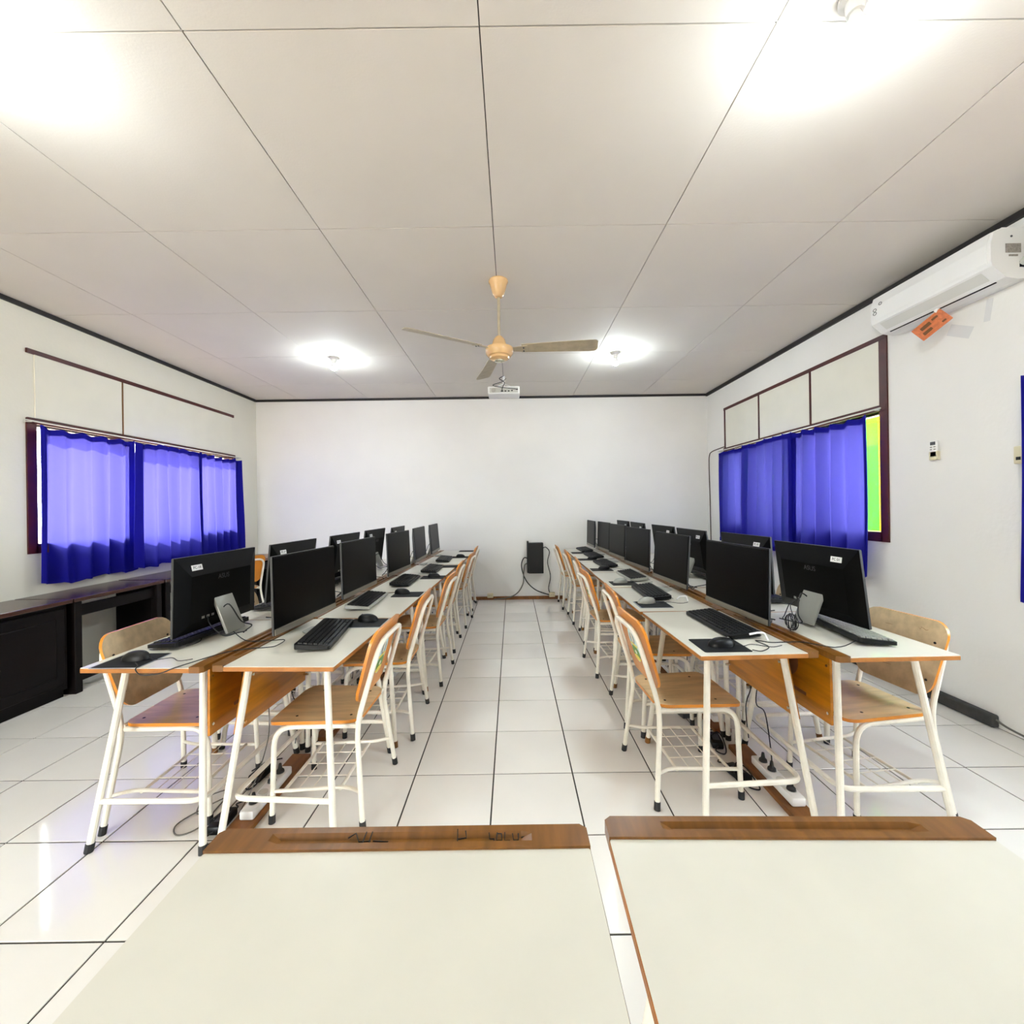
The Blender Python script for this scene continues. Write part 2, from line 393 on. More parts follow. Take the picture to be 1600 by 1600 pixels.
# ------------------------------------------------------------------ ceiling bulbs
def bulb(x, y, label):
    t = thing('ceiling_bulb', label, 'light bulb', (x, y, ZC), 0, 'bare ceiling bulbs')
    MB().lathe([(.0, 0), (.045, 0), (.045, -.012), (.028, -.02), (.024, -.055), (.0, -.055)], 20).build('lamp_holder', M['white'], t, True)
    r = .036
    MB().lathe([(0, -.052), (.015, -.054), (.018, -.066), (.030, -.088), (r, -.100), (r, -.104), (0, -.104)], 20).build('bulb_base', M['white'], t, True)
    MB().lathe([(0, -.103), (r-.001, -.1042)]+[(r*math.sin(a), -.106+.8*r*math.cos(a)) for a in [math.radians(q) for q in range(100, 181, 16)]], 18).build('bulb', M['bulb'], t, True)
for x, y, l in ((-1.88, 4.44, 'glowing bulb on the ceiling left of the fan'), (1.12, 4.41, 'glowing bulb on the ceiling right of the fan'),
                (-1.80, 1.33, 'bulb on the near left part of the ceiling, above the picture edge'), (1.12, 1.33, 'bulb on the near right part of the ceiling, above the picture edge')): bulb(x, y, l)

# ------------------------------------------------------------------ ceiling fan
t = thing('ceiling_fan', 'cream ceiling fan with three dusty blades', 'ceiling fan', (-.075, 2.975, ZC))
MB().lathe([(0, 0), (.068, 0), (.070, -.008), (.062, -.025), (.052, -.06), (.040, -.10), (.025, -.118), (.012, -.122), (0, -.122)], 28).build('canopy', M['fan'], t, True)
MB().tube([(0, 0, -.11), (0, 0, -.45)], .011, 12).build('downrod', M['blade'], t, True)
mb_ = MB(); mb_.X = Matrix.Translation((0, 0, -.052)); mo = mb_.lathe([(0, -.345), (.022, -.347), (.042, -.37), (.05, -.40), (.066, -.425), (.098, -.432), (.101, -.45), (.097, -.47), (.083, -.488), (.07, -.492), (.068, -.505), (.048, -.515), (0, -.515)], 32).build('motor_housing', M['fan'], t, True)
mb_ = MB(); mb_.X = Matrix.Translation((0, 0, -.052)); mb_.lathe([(0, -.512), (.036, -.512), (.036, -.524), (.02, -.530), (0, -.531)], 24).build('end_cap', M['chrome'], mo, True)
for ang in (-4, 104, 212):
    a = math.radians(ang); R = Matrix.Rotation(a, 4, 'Z') @ Matrix.Translation((0, 0, -.489)) @ Matrix.Rotation(math.radians(-15), 4, 'X')
    b = MB(); b.X = R
    out = [(.16, -.048), (.42, -.058), (.64, -.064)]+[(.665+.028*math.sin(math.radians(q)), -.045-.019*math.cos(math.radians(q))) for q in (20, 50, 80)]+[(.70, .035), (.685, .056), (.66, .062), (.42, .05), (.16, .042)]
    b.ext(out, -.002, .002); bl = b.build('blade', M['blade'], t)
    b = MB(); b.X = R; b.ext([(.075, -.018), (.20, -.034), (.20, .034), (.075, .018)], -.008, -.002); b.build('blade_arm', M['blade'], bl)
    b = MB(); b.X = R
    for q in ((.175, .018), (.175, -.018)): b.lathe([(0, -.014), (.006, -.013), (.006, -.008), (0, -.008)], 8, (q[0], q[1], 0))
    b.build('screw', M['dsilver'], bl)

# ------------------------------------------------------------------ projector
t = thing('projector', 'white projector hung upside down from the ceiling behind the fan', 'projector', (-.08, 5.05, 2.73))
MB().bev((0, .11, .045), (.385, .24, .095), .012, 3).build('body', M['white'], t, True)
b = MB().box((0, -.011, .042), (.345, .004, .06)); b.build('port_panel', M['greyp'], t)
for x, w, z in ((-.02, .03, .03), (.02, .022, .03), (.06, .02, .03), (.10, .02, .035), (.16, .022, .05)): MB().box((x, -.014, z), (w, .004, .012)).build('port', M['black'], t)
gr = MB()
for k in range(5): gr.tube([(-.125+math.cos(a)*.005*(k+1), -.0135, .042+math.sin(a)*.005*(k+1)) for a in [math.radians(q*30) for q in range(13)]], .0012, 5)
gr.build('speaker_grille', M['grey'], t)
MB().tube([(0, .1, .09), (0, .1, ZC-2.73)], .013, 10).build('mount_pole', M['white'], t, True)
for x in (-.09, .09): MB().tube([(0, .1, .15), (x, .03, .092)], .006, 8).build('mount_arm', M['white'], t)
MB().tube(smooth_path([(-.02, -.016, .03), (-.015, -.05, .06), (.01, -.06, .12), (-.05, -.04, .17), (-.02, -.02, .2), (0, .08, ZC-2.732)]), .005, 6).build('cord', M['cable'], t, True)
MB().tube(smooth_path([(.16, -.016, .05), (.06, -.05, .055), (-.06, -.05, .07), (-.13, -.03, .1), (-.02, -.02, .14), (.03, .05, .2)]), .004, 6).build('cord', M['cable'], t, True)

# ------------------------------------------------------------------ air conditioner, paper, remote
t = thing('air_conditioner', 'white wall air conditioner high on the right wall', 'air conditioner', (XR, 2.685, 2.58))
prof = [(0, .005), (0, .285), (-.15, .285), (-.195, .262), (-.213, .20), (-.213, .105), (-.205, .075), (-.13, .012), (-.06, 0)]
def xz(b, P, y0, y1):
    n = len(P); b.add([(x, y0, z) for x, z in P]+[(x, y1, z) for x, z in P], [tuple(range(n)), tuple(range(2*n-1, n-1, -1))]+[(k, (k+1) % n, n+(k+1) % n, n+k) for k in range(n)]); return b
xz(MB(), prof, -.385, .385).build('casing', M['white'], t)
xz(MB(), [(-.15, .287), (-.198, .265), (-.2175, .20), (-.2175, .10), (-.213, .088), (-.21, .10), (-.21, .20), (-.19, .26), (-.15, .282)], -.368, .378).build('front_panel', M['white'], t, False)
xz(MB(), [(-.196, .071), (-.150, .030), (-.147, .024), (-.195, .066)], -.32, .33).build('flap', M['offwhite'], t)
xz(MB(), [(-.146, .026), (-.118, .006), (-.116, .012), (-.143, .03)], -.33, .33).build('air_slot', M['black'], t)
MB().box((-.09, -.3862, .17), (.085, .002, .05)).build('rating_label', M['grey'], t)
MB().box((-.09, -.3862, .13), (.05, .002, .010)).build('rating_label', M['grey'], t)
b = MB(); b.X = Matrix.Translation((-.10, -.386, .235)) @ Matrix.Rotation(math.radians(90), 4, 'X'); b.lathe([(0, 0), (.006, 0), (.006, .002), (0, .002)], 10); b.build('screw_hole', M['dsilver'], t)
MB().box((-.03, -.3862, .08), (.05, .002, .03)).build('pipe_opening', M['black'], t)
for z, y, w in ((.17, .345, .010), (.145, .345, .010), (.20, .30, .009)):
    b = MB(); b.X = Matrix.Translation((-.2178, y, z)) @ Matrix.Rotation(math.radians(-90), 4, 'Y')
    b.tube([(w*math.cos(a), 1.35*w*math.sin(a), 0) for a in [math.radians(q*30) for q in range(13)]], .0022, 5); b.build('printed_mark', M['dsilver'], t)
MB().tube(smooth_path([(-.03, -.386, .09), (-.035, -.44, .12), (-.03, -.50, .20), (-.03, -.54, .30), (-.03, -.58, .36)]), .026, 10).build('pipe', M['greyp'], t, True)
R = Matrix.Rotation(math.radians(18), 4, 'X')
t = thing('paper_tag', 'orange printed paper hanging from the air conditioner', 'paper', (XR-.14, 2.70, 2.500))
Rm = Matrix.Rotation(math.radians(42), 4, 'Z') @ Matrix.Rotation(math.radians(-36), 4, 'X') @ Matrix.Scale(1.12, 4)
b = MB(); b.X = Rm; b.slab(rrect(-.075, .075, -.045, .045, .004), lambda u, v, n: (.012*math.sin(u*25)+n-.0005, u, v), .001); b.build('sheet', M['orangep'], t)
for u, v, a, c in ((.02, .015, .05, .02), (.03, -.015, .045, .018), (-.03, .02, .03, .012), (-.045, -.025, .02, .01)):
    b = MB(); b.X = Rm; b.slab(rrect(u-a/2, u+a/2, v-c/2, v+c/2, .003), lambda u, v, n: (.012*math.sin(u*25)-.0012+n, u, v), .0005); b.build('print_block', M['brownp'], t)
b = MB(); b.X = Rm; b.slab(rrect(-.075, -.05, .02, .055, .002), lambda u, v, n: (.012*math.sin(u*25)+.0012+n, u, v), .0005); b.build('tape', M['white'], t)
t = thing('remote_control', 'small white remote control in a holder on the right wall', 'remote control', (XR, 2.82, 1.635))
MB().bev((-.011, 0, .03), (.022, .058, .06), .004, 2).build('holder', M['beigep'], t, True)
MB().bev((-.014, 0, .075), (.016, .046, .11), .004, 2).build('body', M['white'], t, True)
MB().box((-.0228, 0, .112), (.002, .034, .022)).build('display', M['dsilver'], t)
for z in (.088, .072): 
    for y in (-.012, .012): MB().box((-.0228, y, z), (.003, .012, .007)).build('button', M['grey'], t)
t = thing('switch_box', 'small beige wall box at the far right beside the curtain edge', 'switch box', (XR, 2.333, 1.56))
MB().bev((-.018, 0, .05), (.036, .05, .10), .006, 2).build('box', M['beigep'], t, True)
MB().box((-.037, 0, .03), (.004, .02, .018)).build('socket', M['ink'], t)

rw = bpy.data.objects['wall_right']
for y, z, w, h, a in ((2.66, 2.44, .15, .07, .5), (2.50, 2.50, .035, .13, .15)):
    b = MB(); b.X = Matrix.Translation((XR-.0006, y, z)) @ Matrix.Rotation(a, 4, 'X'); b.box((0, 0, 0), (.0008, w, h)); b.build('tape_mark', M['tape'], rw)
# wires on the right wall, data box on the back wall, outlets
tag(MB().tube(smooth_path([(XR-.008, 5.56, 2.125), (XR-.01, 5.72, 2.12), (XR-.008, 5.95, 2.105), (XR-.008, 6.03, 2.06), (XR-.008, 6.045, 1.9), (XR-.008, 6.03, 1.4), (XR-.008, 6.02, .9), (XR-.008, 6.0, .1)]), .006, 6).build('wall_wire', M['cableb'], None, True), 'thin brown wire running down the right wall near the back corner', 'wire')
tag(MB().tube(smooth_path([(XR-.02, 2.48, .055), (XR-.025, 2.40, .035), (XR-.015, 2.2, .02), (XR-.02, 1.8, .012), (XR-.02, 1.2, .012)]), .006, 6).build('floor_wire', M['cableg'], None, True), 'grey wire leaving the dark skirting duct along the right wall', 'wire')
t = thing('network_cabinet', 'black wall mounted network box low on the back wall', 'cabinet', (.335, YB, .39))
MB().bev((0, -.06, .22), (.215, .118, .44), .006, 2).build('body', M['rack'], t)
MB().bev((0, -.122, .22), (.195, .008, .40), .004, 2).build('door', M['rack'], t)
MB().bev((-.115, -.06, .235), (.025, .10, .46), .004, 2).build('side_flange', M['rack'], t)
for dx, r, P in ((0, .006, [(.108, -.05, .36), (.15, -.05, .37), (.20, -.05, .30), (.17, -.05, .15), (.21, -.05, -.05), (.18, -.05, -.22), (.20, -.05, -.30)]),
                 (0, .008, [(-.10, -.05, .20), (-.17, -.05, .22), (-.21, -.05, .10), (-.15, -.05, -.10), (-.02, -.05, -.24), (.15, -.05, -.31), (.26, -.05, -.335)])):
    MB().tube(smooth_path(P), r, 7).build('cord', M['cable'], t, True)
MB().tube(smooth_path([(-.10, -.06, .14), (-.16, -.06, .12), (-.18, -.06, -.02), (-.19, -.06, -.15), (-.27, -.07, -.28), (-.40, -.08, -.345), (-.62, -.08, -.372)]), .009, 7).build('cord', M['cableg'], t, True)
for x, lab in ((-.335, 'beige outlet box on the back skirting near the left chairs'), (.565, 'beige outlet box on the back skirting below the black box')):
    t = thing('outlet_box', lab, 'outlet', (x, YB-.03, .035))
    MB().bev((0, -.02, .035), (.085, .04, .065), .006, 2).build('box', M['beigep'], t, True)
    for dx in (-.012, .012): MB().box((dx, -.041, .035), (.006, .003, .006)).build('socket_hole', M['ink'], t)

# ------------------------------------------------------------------ desks
DW, DD, DZ = .70, .50, .74          # width along y, depth along x (rail side at -x), top height
def make_desk():
    t = thing('school_desk', 'x', 'desk')
    MB().bev((.025, 0, DZ-.010), (DD-.052, DW, .018), .002, 1).build('tabletop', M['edgewood'], t)
    MB().ext(rrect(-DD/2+.052, DD/2-.001, -DW/2+.001, DW/2-.001, .004), DZ-.0012, DZ+.0012).build('laminate', M['lam'], t)
    # pencil rail: raised strip with a scooped groove (cross-section swept in pieces along y)
    b = MB(); x0, x1 = -DD/2, -DD/2+.052; zt = DZ+.006; zb = DZ-.019
    ys = [-DW/2, -DW/2+.012, -DW/2+.105, -DW/2+.125, DW/2-.125, DW/2-.105, DW/2-.012, DW/2]
    dp = [0, 0, 0, .009, .009, 0, 0, 0]; ins = [.010, 0, 0, 0, 0, 0, 0, .010]
    vs = []; fs = []
    for y, d, q in zip(ys, dp, ins):
        xs = [x0+q, x0+.014, x0+.021, x0+.031, x0+.038, x1]; zs = [zt, zt, zt-d, zt-d, zt, zt]
        vs += [(x, y, z) for x, z in zip(xs, zs)]+[(x1, y, zb), (x0+q, y, zb)]
    for i in range(len(ys)-1):
        for k in range(8): fs.append((i*8+k, i*8+(k+1) % 8, (i+1)*8+(k+1) % 8, (i+1)*8+k))
    fs += [tuple(range(8)), tuple((len(ys)-1)*8+k for k in range(7, -1, -1))]
    b.add(vs, fs); b.build('pencil_rail', M['brownwood'], t)
    r = .0135
    top = lambda sx, sy: (sx*.165, sy*(DW/2-.115), DZ-.019); ft = lambda sx, sy: (sx*.235, sy*(DW/2-.012), .0)
    def on(sx, sy, z):
        a, b = Vector(top(sx, sy)), Vector(ft(sx, sy)); k = (a.z-z)/(a.z-b.z); return a.lerp(b, k)
    for sx in (-1, 1):
        for sy in (-1, 1):
            a = Vector(top(sx, sy)); b = Vector(ft(sx, sy))
            lg = MB().tube(fillet([a+Vector((0, -sy*.06, -.006)), a+Vector((0, 0, -.006)), on(sx, sy, .03)], .03), r, 10).build('leg', M['tube'], t, True)
            MB().tube([on(sx, sy, .034), on(sx, sy, .001)], r+.002, 10).build('foot_cap', M['rubber'] if (sx, sy) != (1, -1) else M['brownwood'], lg, True)
    for sx in (-1, 1): MB().tube([(sx*.165, -DW/2+.17, DZ-.030), (sx*.165, DW/2-.17, DZ-.030)], .011, 8).build('apron_tube', M['tube'], t, True)
    zs = .185
    P = [on(1, -1, zs), on(-1, -1, zs)+Vector((.012, .012, 0)), on(-1, 1, zs)+Vector((.012, -.012, 0)), on(1, 1, zs)]
    MB().tube(fillet(P, .06), .011, 8).build('stretcher', M['tube'], t, True)
    # modesty panel following the splayed rail-side legs
    a, b = on(-1, -1, .70), on(-1, -1, .43)
    pv = []
    for p in (a, b):
        pv += [(p.x-.024, -abs(p.y)+.006, p.z), (p.x-.014, -abs(p.y)+.006, p.z), (p.x-.014, abs(p.y)-.006, p.z), (p.x-.024, abs(p.y)-.006, p.z)]
    pn = MB().add(pv, [(0, 1, 2, 3), (7, 6, 5, 4)]+[(k, 4+k, 4+(k+1) % 4, (k+1) % 4) for k in range(4)]).build('modesty_panel', M['panel'], t)
    def pf(u, v, n):
        k = (v-.43)/.27; p = b.lerp(a, k); return (p.x-.0242-n, u, v)
    MB().slab([(.055*math.cos(q), .60+.06*math.sin(q)) for q in [math.radians(k*20) for k in range(18)]], pf, .0008).build('emblem', M['midtop'], pn)
    MB().slab(rrect(-.12, .12, .485, .50, .004), pf, .0008).build('print_line', M['midtop'], pn)
    for sy in (-1, 1):
        for z in (.66, .47):
            p = on(-1, sy, z); MB().tube([(p.x-.027, p.y-sy*.022, z), (p.x+.012, p.y-sy*.022, z)], .006, 8).build('bolt', M['chrome'], t)
    return t
desk0 = make_desk(); used = [False]
def place(proto, flag, loc, rz, label, group=None):
    o = proto if not flag[0] else copy_tree(proto); flag[0] = True
    o.location = loc; o.rotation_euler = (0, 0, rz); o['label'] = label
    if group: o['group'] = group
    return o
R_ = math.radians
LI_Y = [1.992, 2.71, 3.425, 4.15, 4.885, 5.63]; LI_X = [-.945, -.905, -.877, -.85, -.82, -.80]
LO_Y = [1.995, 2.705, 3.42, 4.14, 4.87, 5.61]; LO_X = [-1.468, -1.43, -1.40, -1.375, -1.345, -1.325]
RI_Y = [2.05, 2.765, 3.485, 4.205, 4.925, 5.645]; RI_X = [1.0, .982, .982, .987, .99, .995]
RO_Y = [2.005, 2.72, 3.44, 4.16, 4.88, 5.60]; RO_X = [1.528, 1.51, 1.51, 1.515, 1.518, 1.523]
dg_ = 'white topped school desks in the two double rows'
for k in range(6):
    place(desk0, used, (LI_X[k], LI_Y[k], 0), R_(-2.2 if k == 0 else -2), f'{ORD[k]} school desk from the camera in the left double row, aisle side', dg_)
    place(desk0, used, (LO_X[k], LO_Y[k], 0), R_(180-2), f'{ORD[k]} school desk from the camera in the left double row, window side', dg_)
    place(desk0, used, (RI_X[k], RI_Y[k], 0), R_(180+(1.5 if k == 0 else 0)), f'{ORD[k]} school desk from the camera in the right double row, aisle side', dg_)
    place(desk0, used, (RO_X[k], RO_Y[k], 0), R_(1 if k == 0 else 0), f'{ORD[k]} school desk from the camera in the right double row, wall side', dg_)
fl = place(desk0, used, (-.217, .553, 0), R_(-90), 'left of the two foreground desks, dark scribbles on its brown rail', dg_)
fr = place(desk0, used, (.517, .565, 0), R_(-91.2), 'right of the two foreground desks, clean brown pencil rail', dg_)
# scribbles on the left foreground rail (children of its rail)
rail = [c for c in fl.children if c.name.startswith('pencil_rail')][0]
def scribble(parent, strokes, fn, m='ink', r=.0012):
    b = MB()
    for st in strokes: b.tube([fn(*p) for p in st], r, 4)
    return b.build('handwriting', M[m], parent)
rf = lambda wx, wy: (-(wy), wx, DZ+.0062)     # wx relative to desk centre, wy world offset (positive = far)
zz = lambda pts, ox, s=1.1: [(ox+px*s, .226+py*s) for px, py in pts]
def rf2(wx, wy):
    q = abs(wy-.224); z = DZ-.003 if q < .005 else (DZ+.006 if q > .012 else DZ-.003+.009*(q-.005)/.007)
    return (-wy, wx, z+.0012)
scribble(rail, [zz([(0, .012), (.002, -.008)], .105), zz([(0, 0), (.016, .003), (.014, .009)], .105)], rf2)
scribble(rail, [zz([(0, .007), (.001, .0), (.009, .0), (.008, -.006)], .165), zz([(.014, .007), (.013, -.003), (.022, -.003), (.021, .006), (.014, .006)], .165), zz([(.027, .007), (.027, -.004), (.036, -.004)], .165), zz([(.04, .006), (.042, -.003), (.05, -.003), (.05, .006)], .165), zz([(.055, .002), (.066, .004), (.07, -.001)], .165)], rf2)
scribble(rail, [zz([(0, .004), (.012, .008), (.02, -.002), (.04, -.001)], -.10), zz([(.03, .009), (.028, -.008)], -.10), zz([(.04, .009), (.039, -.008)], -.10), zz([(.044, -.001), (.07, -.003)], -.10)], rf2)

# ------------------------------------------------------------------ chairs (sitter faces +x)
def tubex(z): return -.165-.30*(z-.42)
def bkmap(u, v, n): return (tubex(v)+.016+.30*u*u+n, u, v+.0)
def make_chair():
    t = thing('school_chair', 'x', 'chair')
    zt = .775
    P = [(-.205, -.225, .03), (-.165, -.172, .42), (tubex(zt), -.165, zt), (tubex(zt), .165, zt), (-.165, .172, .42), (-.205, .225, .03)]
    f1 = fillet(P[:3], .08); 
    path = fillet(P, .085, 6)
    MB().tube(path, .0115, 10).build('back_frame', M['tube'], t, True)
    for sy in (-1, 1):
        MB().tube(fillet([(.205, sy*.185, .03), (.195, sy*.175, .412), (-.165, sy*.165, .412)], .085, 6), .0115, 10).build('front_leg', M['tube'], t, True)
        MB().tube([(.2055, sy*.1855, .036), (.206, sy*.186, .001)], .014, 10).build('foot_cap', M['rubber'], t, True)
        MB().tube([(-.2045, sy*.2245, .036), (-.208, sy*.229, .001)], .014, 10).build('foot_cap', M['rubber'], t, True)
        # side bar of the book rack, bending out to the back leg
        MB().tube(fillet([(.203, sy*.182, .135), (-.12, sy*.175, .150), (-.192, sy*.208, .150)], .05), .008, 8).build('side_bar', M['tube'], t, True)
    MB().tube([(-.166, -.17, .425), (-.166, .17, .425)], .009, 8).build('cross_bar', M['tube'], t, True)
    MB().tube([(.10, -.168, .404), (.10, .168, .404)], .009, 8).build('cross_bar', M['tube'], t, True)
    for x in (.15, -.09): MB().tube([(x, -.176, .140), (x, .176, .140)], .007, 8).build('rack_bar', M['tube'], t, True)
    for y in (-.09, 0, .09): MB().tube([(-.09, y, .146), (.15, y, .143)], .0025, 6).build('rack_wire', M['tube'], t)
    for x in (.03, .09, -.03): MB().tube([(x, -.175, .144), (x, .175, .144)], .0025, 6).build('rack_wire', M['tube'], t)
    def sm(u, v, n): return (u, v, .4265+n-.008*(1-(v/.2)**2)*(1 if u < .12 else max(0, 1-(u-.12)/.1))-(.012*max(0, (u-.15)/.08)**2))
    out = [(.225-.0*0, -.165)]
    out = rrect(-.175, .228, -.188, .188, .055, 5)
    out = [(x, y*(1-.10*max(0, (.0-x)/.175))) for x, y in out]
    st = MB().slab(out, sm, .014, mats=(1, 0, 1)).build('seat', [M['seatw'], M['orange']], t, True)
    for x, y in ((.12, .13), (.12, -.13), (-.12, .12), (-.12, -.12)):
        p = sm(x, y, .0145); MB().lathe([(0, 0), (.006, 0), (.006, .001), (0, .0015)], 8, p).build('rivet', M['ink'], st)
    ob = []
    for u, v in rrect(-.195, .195, .505, .815, .06, 5): ob.append((u*(1-.10*max(0, (.66-v)/.15)), v+.012*math.cos(u*7)*(1 if v > .7 else -1)))
    bk = MB().slab(ob, bkmap, .013, mats=(1, 0, 1)).build('backrest', [M['beige'], M['orange']], t, True)
    for u, v in ((.15, .73), (-.15, .73), (.15, .57), (-.15, .57)):
        p = bkmap(u, v, .013); MB().tube([p, (p[0]+.0015, p[1], p[2])], .006, 8).build('rivet', M['ink'], bk)
    ov = lambda a, c, cu, cv, q0=0, q1=360, n=20: [(cu+a*math.cos(math.radians(q0+(q1-q0)*k/n)), cv+c*math.sin(math.radians(q0+(q1-q0)*k/n))) for k in range(n)]
    em = MB().slab(ov(.058, .088, 0, .665), lambda u, v, n: (bkmap(u, v, 0)[0]-n, u, v), .001).build('emblem', M['em_blue'], bk)
    def piece(o, m, h): MB().slab(o, lambda u, v, n: (bkmap(u, v, 0)[0]-n, u, v), h).build('emblem_piece', M[m], em)
    return t, em, bk, ov
chair0, em0, bk0, ov_ = make_chair()
# crest shapes joined as one print part of several colours
b = MB()
for o, mi, h in ((ov_(.05, .035, 0, .625), 1, .0016), (rrect(-.045, .045, .655, .668, .004), 0, .002), (ov_(.03, .03, 0, .695), 2, .0016), (ov_(.04, .014, 0, .597), 0, .0022), (rrect(-.006, .006, .675, .735, .003), 3, .0022), (ov_(.012, .01, 0, .625), 3, .0024)):
    b.slab(o, lambda u, v, n: (bkmap(u, v, 0)[0]-n, u, v), h, mats=(mi, mi, mi))
b.build('crest', [M['em_yel'], M['em_grn'], M['grey'], M['em_wht']], bk0)
cu = [False]; cg_ = 'orange and cream school chairs'
LC = [(-.853, 1.99, 0), (-.81, 2.66, 2), (-.752, 3.40, -2), (-.765, 4.11, 1), (-.73, 4.90, -2), (-.742, 5.665, 0)]
RC = [(.822, 2.09, 3), (.89, 2.75, -2), (.845, 3.51, 3), (.91, 4.28, -3), (.89, 4.98, 0), (.85, 5.67, 1)]
LOC = [(-1.548, 1.99, 2), (-1.56, 2.70, -1), (-1.55, 3.42, 2), (-1.50, 4.15, 0)]
ROC = [(1.625, 1.965, 6), (1.61, 2.72, -2), (1.63, 3.45, 1), (1.62, 4.17, 0)]
for k, (x, y, a) in enumerate(LC): place(chair0, cu, (x, y, 0), R_(180+a-1), f'{ORD[k]} orange backed chair from the camera along the aisle, left side', cg_)
for k, (x, y, a) in enumerate(RC): place(chair0, cu, (x, y, 0), R_(a), f'{ORD[k]} orange backed chair from the camera along the aisle, right side', cg_)
lo = []
for k, (x, y, a) in enumerate(LOC): place(chair0, cu, (x, y, 0), R_(a), f'{ORD[k]} chair from the camera behind the left desks, toward the curtains', cg_)
for k, (x, y, a) in enumerate(ROC):
    c = place(chair0, cu, (x, y, 0), R_(180+a), f'{ORD[k]} chair from the camera behind the right desks, beside the right wall', cg_)
    if k == 0:
        bk = [q for q in c.children if q.name.startswith('backrest')][0]
        fn = lambda u, v: tuple(bkmap(u, v, .0137))
        st = [[(.11-.012*i+.006*math.sin(i*2.3), .775+.006*math.sin(i*3.7)) for i in range(5)], [(.04-.008*i, .772+.008*math.sin(i*2.9)) for i in range(5)], [(.0-.02*i, .757) for i in range(5)],
              [(-.02-.012*i, .60+.007*math.sin(i*2.6)) for i in range(6)], [(-.01-.018*i, .578-.001*i) for i in range(7)]]
        scribble(bk, st, fn, 'brownwood', .0009)
place(chair0, cu, (-3.31, 4.99, 0), R_(154), 'chair with crest pushed under a dark wall desk, far left corner', cg_)

# ------------------------------------------------------------------ computers
MW, MH = .54, .355
def make_pc():
    """screen faces +x, edge along y, origin on the desk below the screen centre; panel bottom at z .052"""
    t = thing('desktop_computer', 'x', 'computer')
    body = MB(); x = -.016
    w, z0, z1 = MW/2, .052, .052+MH
    ring = lambda X, dw, dz0, dz1: [(X, -w+dw, z0+dz0), (X, w-dw, z0+dz0), (X, w-dw, z1-dz1), (X, -w+dw, z1-dz1)]
    vs = ring(0, 0, 0, 0)+ring(-.012, 0, 0, 0)+ring(-.036, .07, .05, .09); n = 4
    body.add(vs, [(0, 1, 2, 3), (11, 10, 9, 8)]+[(i*4+k, i*4+(k+1) % 4, (i+1)*4+(k+1) % 4, (i+1)*4+k) for i in range(2) for k in range(4)])
    pn = body.build('housing', M['blackback'], t)
    MB().bev((.0008, 0, (z0+z1)/2+.014), (.004, MW-.006, MH-.036), .0012, 1).build('display', M['screen'], t)
    MB().bev((.0012, 0, z0+.0145), (.005, MW-.004, .027), .001, 1).build('chin', M['chin'], t)
    MB().box((-.006, 0, z1+.0006), (.010, MW-.002, .0016)).build('top_edge', M['edge'], pn)
    for sy in (-1, 1): MB().box((-.006, sy*(w+.0006), (z0+z1)/2), (.010, .0016, MH-.002)).build('side_edge', M['edge'], pn)
    # silver stand: sloping back plate and flat foot
    st = MB(); a = math.atan2(.19, .105)
    st.bev((-.064, 0, .108), (.016, .125, .206), .004, 2, R=Matrix.Rotation(math.atan2(.075, .19), 3, 'Y'))
    so = st.build('stand', M['silver'], t, True)
    MB().ext([(-.012, -.04), (-.012, .04), (.05, .09), (.05, -.09)], .0005, .0065).build('foot_plate', M['silver'], so)
    MB().box((-.030, .10, z0+.062), (.006, .12, .022)).build('port_strip', M['dsilver'], pn)
    for q in (-.03, .0, .03): MB().box((-.034, .10+q, z0+.062), (.004, .018, .012)).build('port', M['greyp'], pn)
    lg = link('logo', LOGO, pn); lg.matrix_local = Matrix.Translation((-.0365, .0, z1-.115)) @ Matrix.Rotation(R_(-90), 4, 'Z') @ Matrix.Rotation(R_(90), 4, 'X')
    MB().tube(smooth_path([(-.036, .02, z0+.06), (-.09, .03, z0+.10), (-.13, .0, .06), (-.15, -.05, .026), (-.17, .02, .020), (-.185, .06, .020)]), .0032, 6).build('cord', M['cable'], t, True)
    MB().tube(smooth_path([(-.036, .10, z0+.06), (-.07, .13, z0+.03), (-.12, .11, .020), (-.16, .07, .020), (-.18, .03, .020)]), .0025, 6).build('cord', M['cable'], t, True)
    return t
LOGO = text_mesh('ASUS', .033, M['dsilver'])
pc0 = make_pc(); pu = [False]
SW = MB().box((0, 0, 0), (.0012, .062, .026)).mesh('label_sticker', M['white'])
def put_pc(x, y, yaw, tilt, face, label, sticker=None, odd=False):
    """yaw as measured: edge direction (sin,cos); face +1 = screen toward +x"""
    rz = -yaw + (0 if face > 0 else math.pi)
    o = place(pc0, pu, (x, y, DZ+.0013), rz, label, 'black all-in-one computers on the desks')
    # lean the panel back a little about its lower edge
    for c in o.children:
        nm = c.name.split('.')[0]
        if nm in ('housing', 'display', 'chin'):
            c.matrix_local = Matrix.Translation((0, 0, .052)) @ Matrix.Rotation(-tilt, 4, 'Y') @ Matrix.Translation((0, 0, -.052))
        if nm == 'housing' and sticker:
            s = link('label_sticker', SW, c); s.location = (-.0275, (-.16 if face > 0 else .16), .052+MH-.052)
            s.rotation_euler = (0, R_(15), 0)
            tx = link('lettering', TXT(sticker), s); tx.matrix_local = Matrix.Translation((-.0008, 0, 0)) @ Matrix.Rotation(R_(-90), 4, 'Z') @ Matrix.Rotation(R_(90), 4, 'X')
            if odd:
                MB().slab([(.01, 0), (.014, .012), (.006, .02), (-.004, .022), (-.012, .012), (-.006, .002), (.0, -.008)], lambda u, v, n: (-.0215-n+.26*v, u+.212, .052+MH-.045+v), .0006).build('torn_sticker', M['beigep'], c)
    return o
_t = {}
def TXT(s):
    if s not in _t: _t[s] = text_mesh(s, .018, M['ink'], .0003)
    return _t[s]
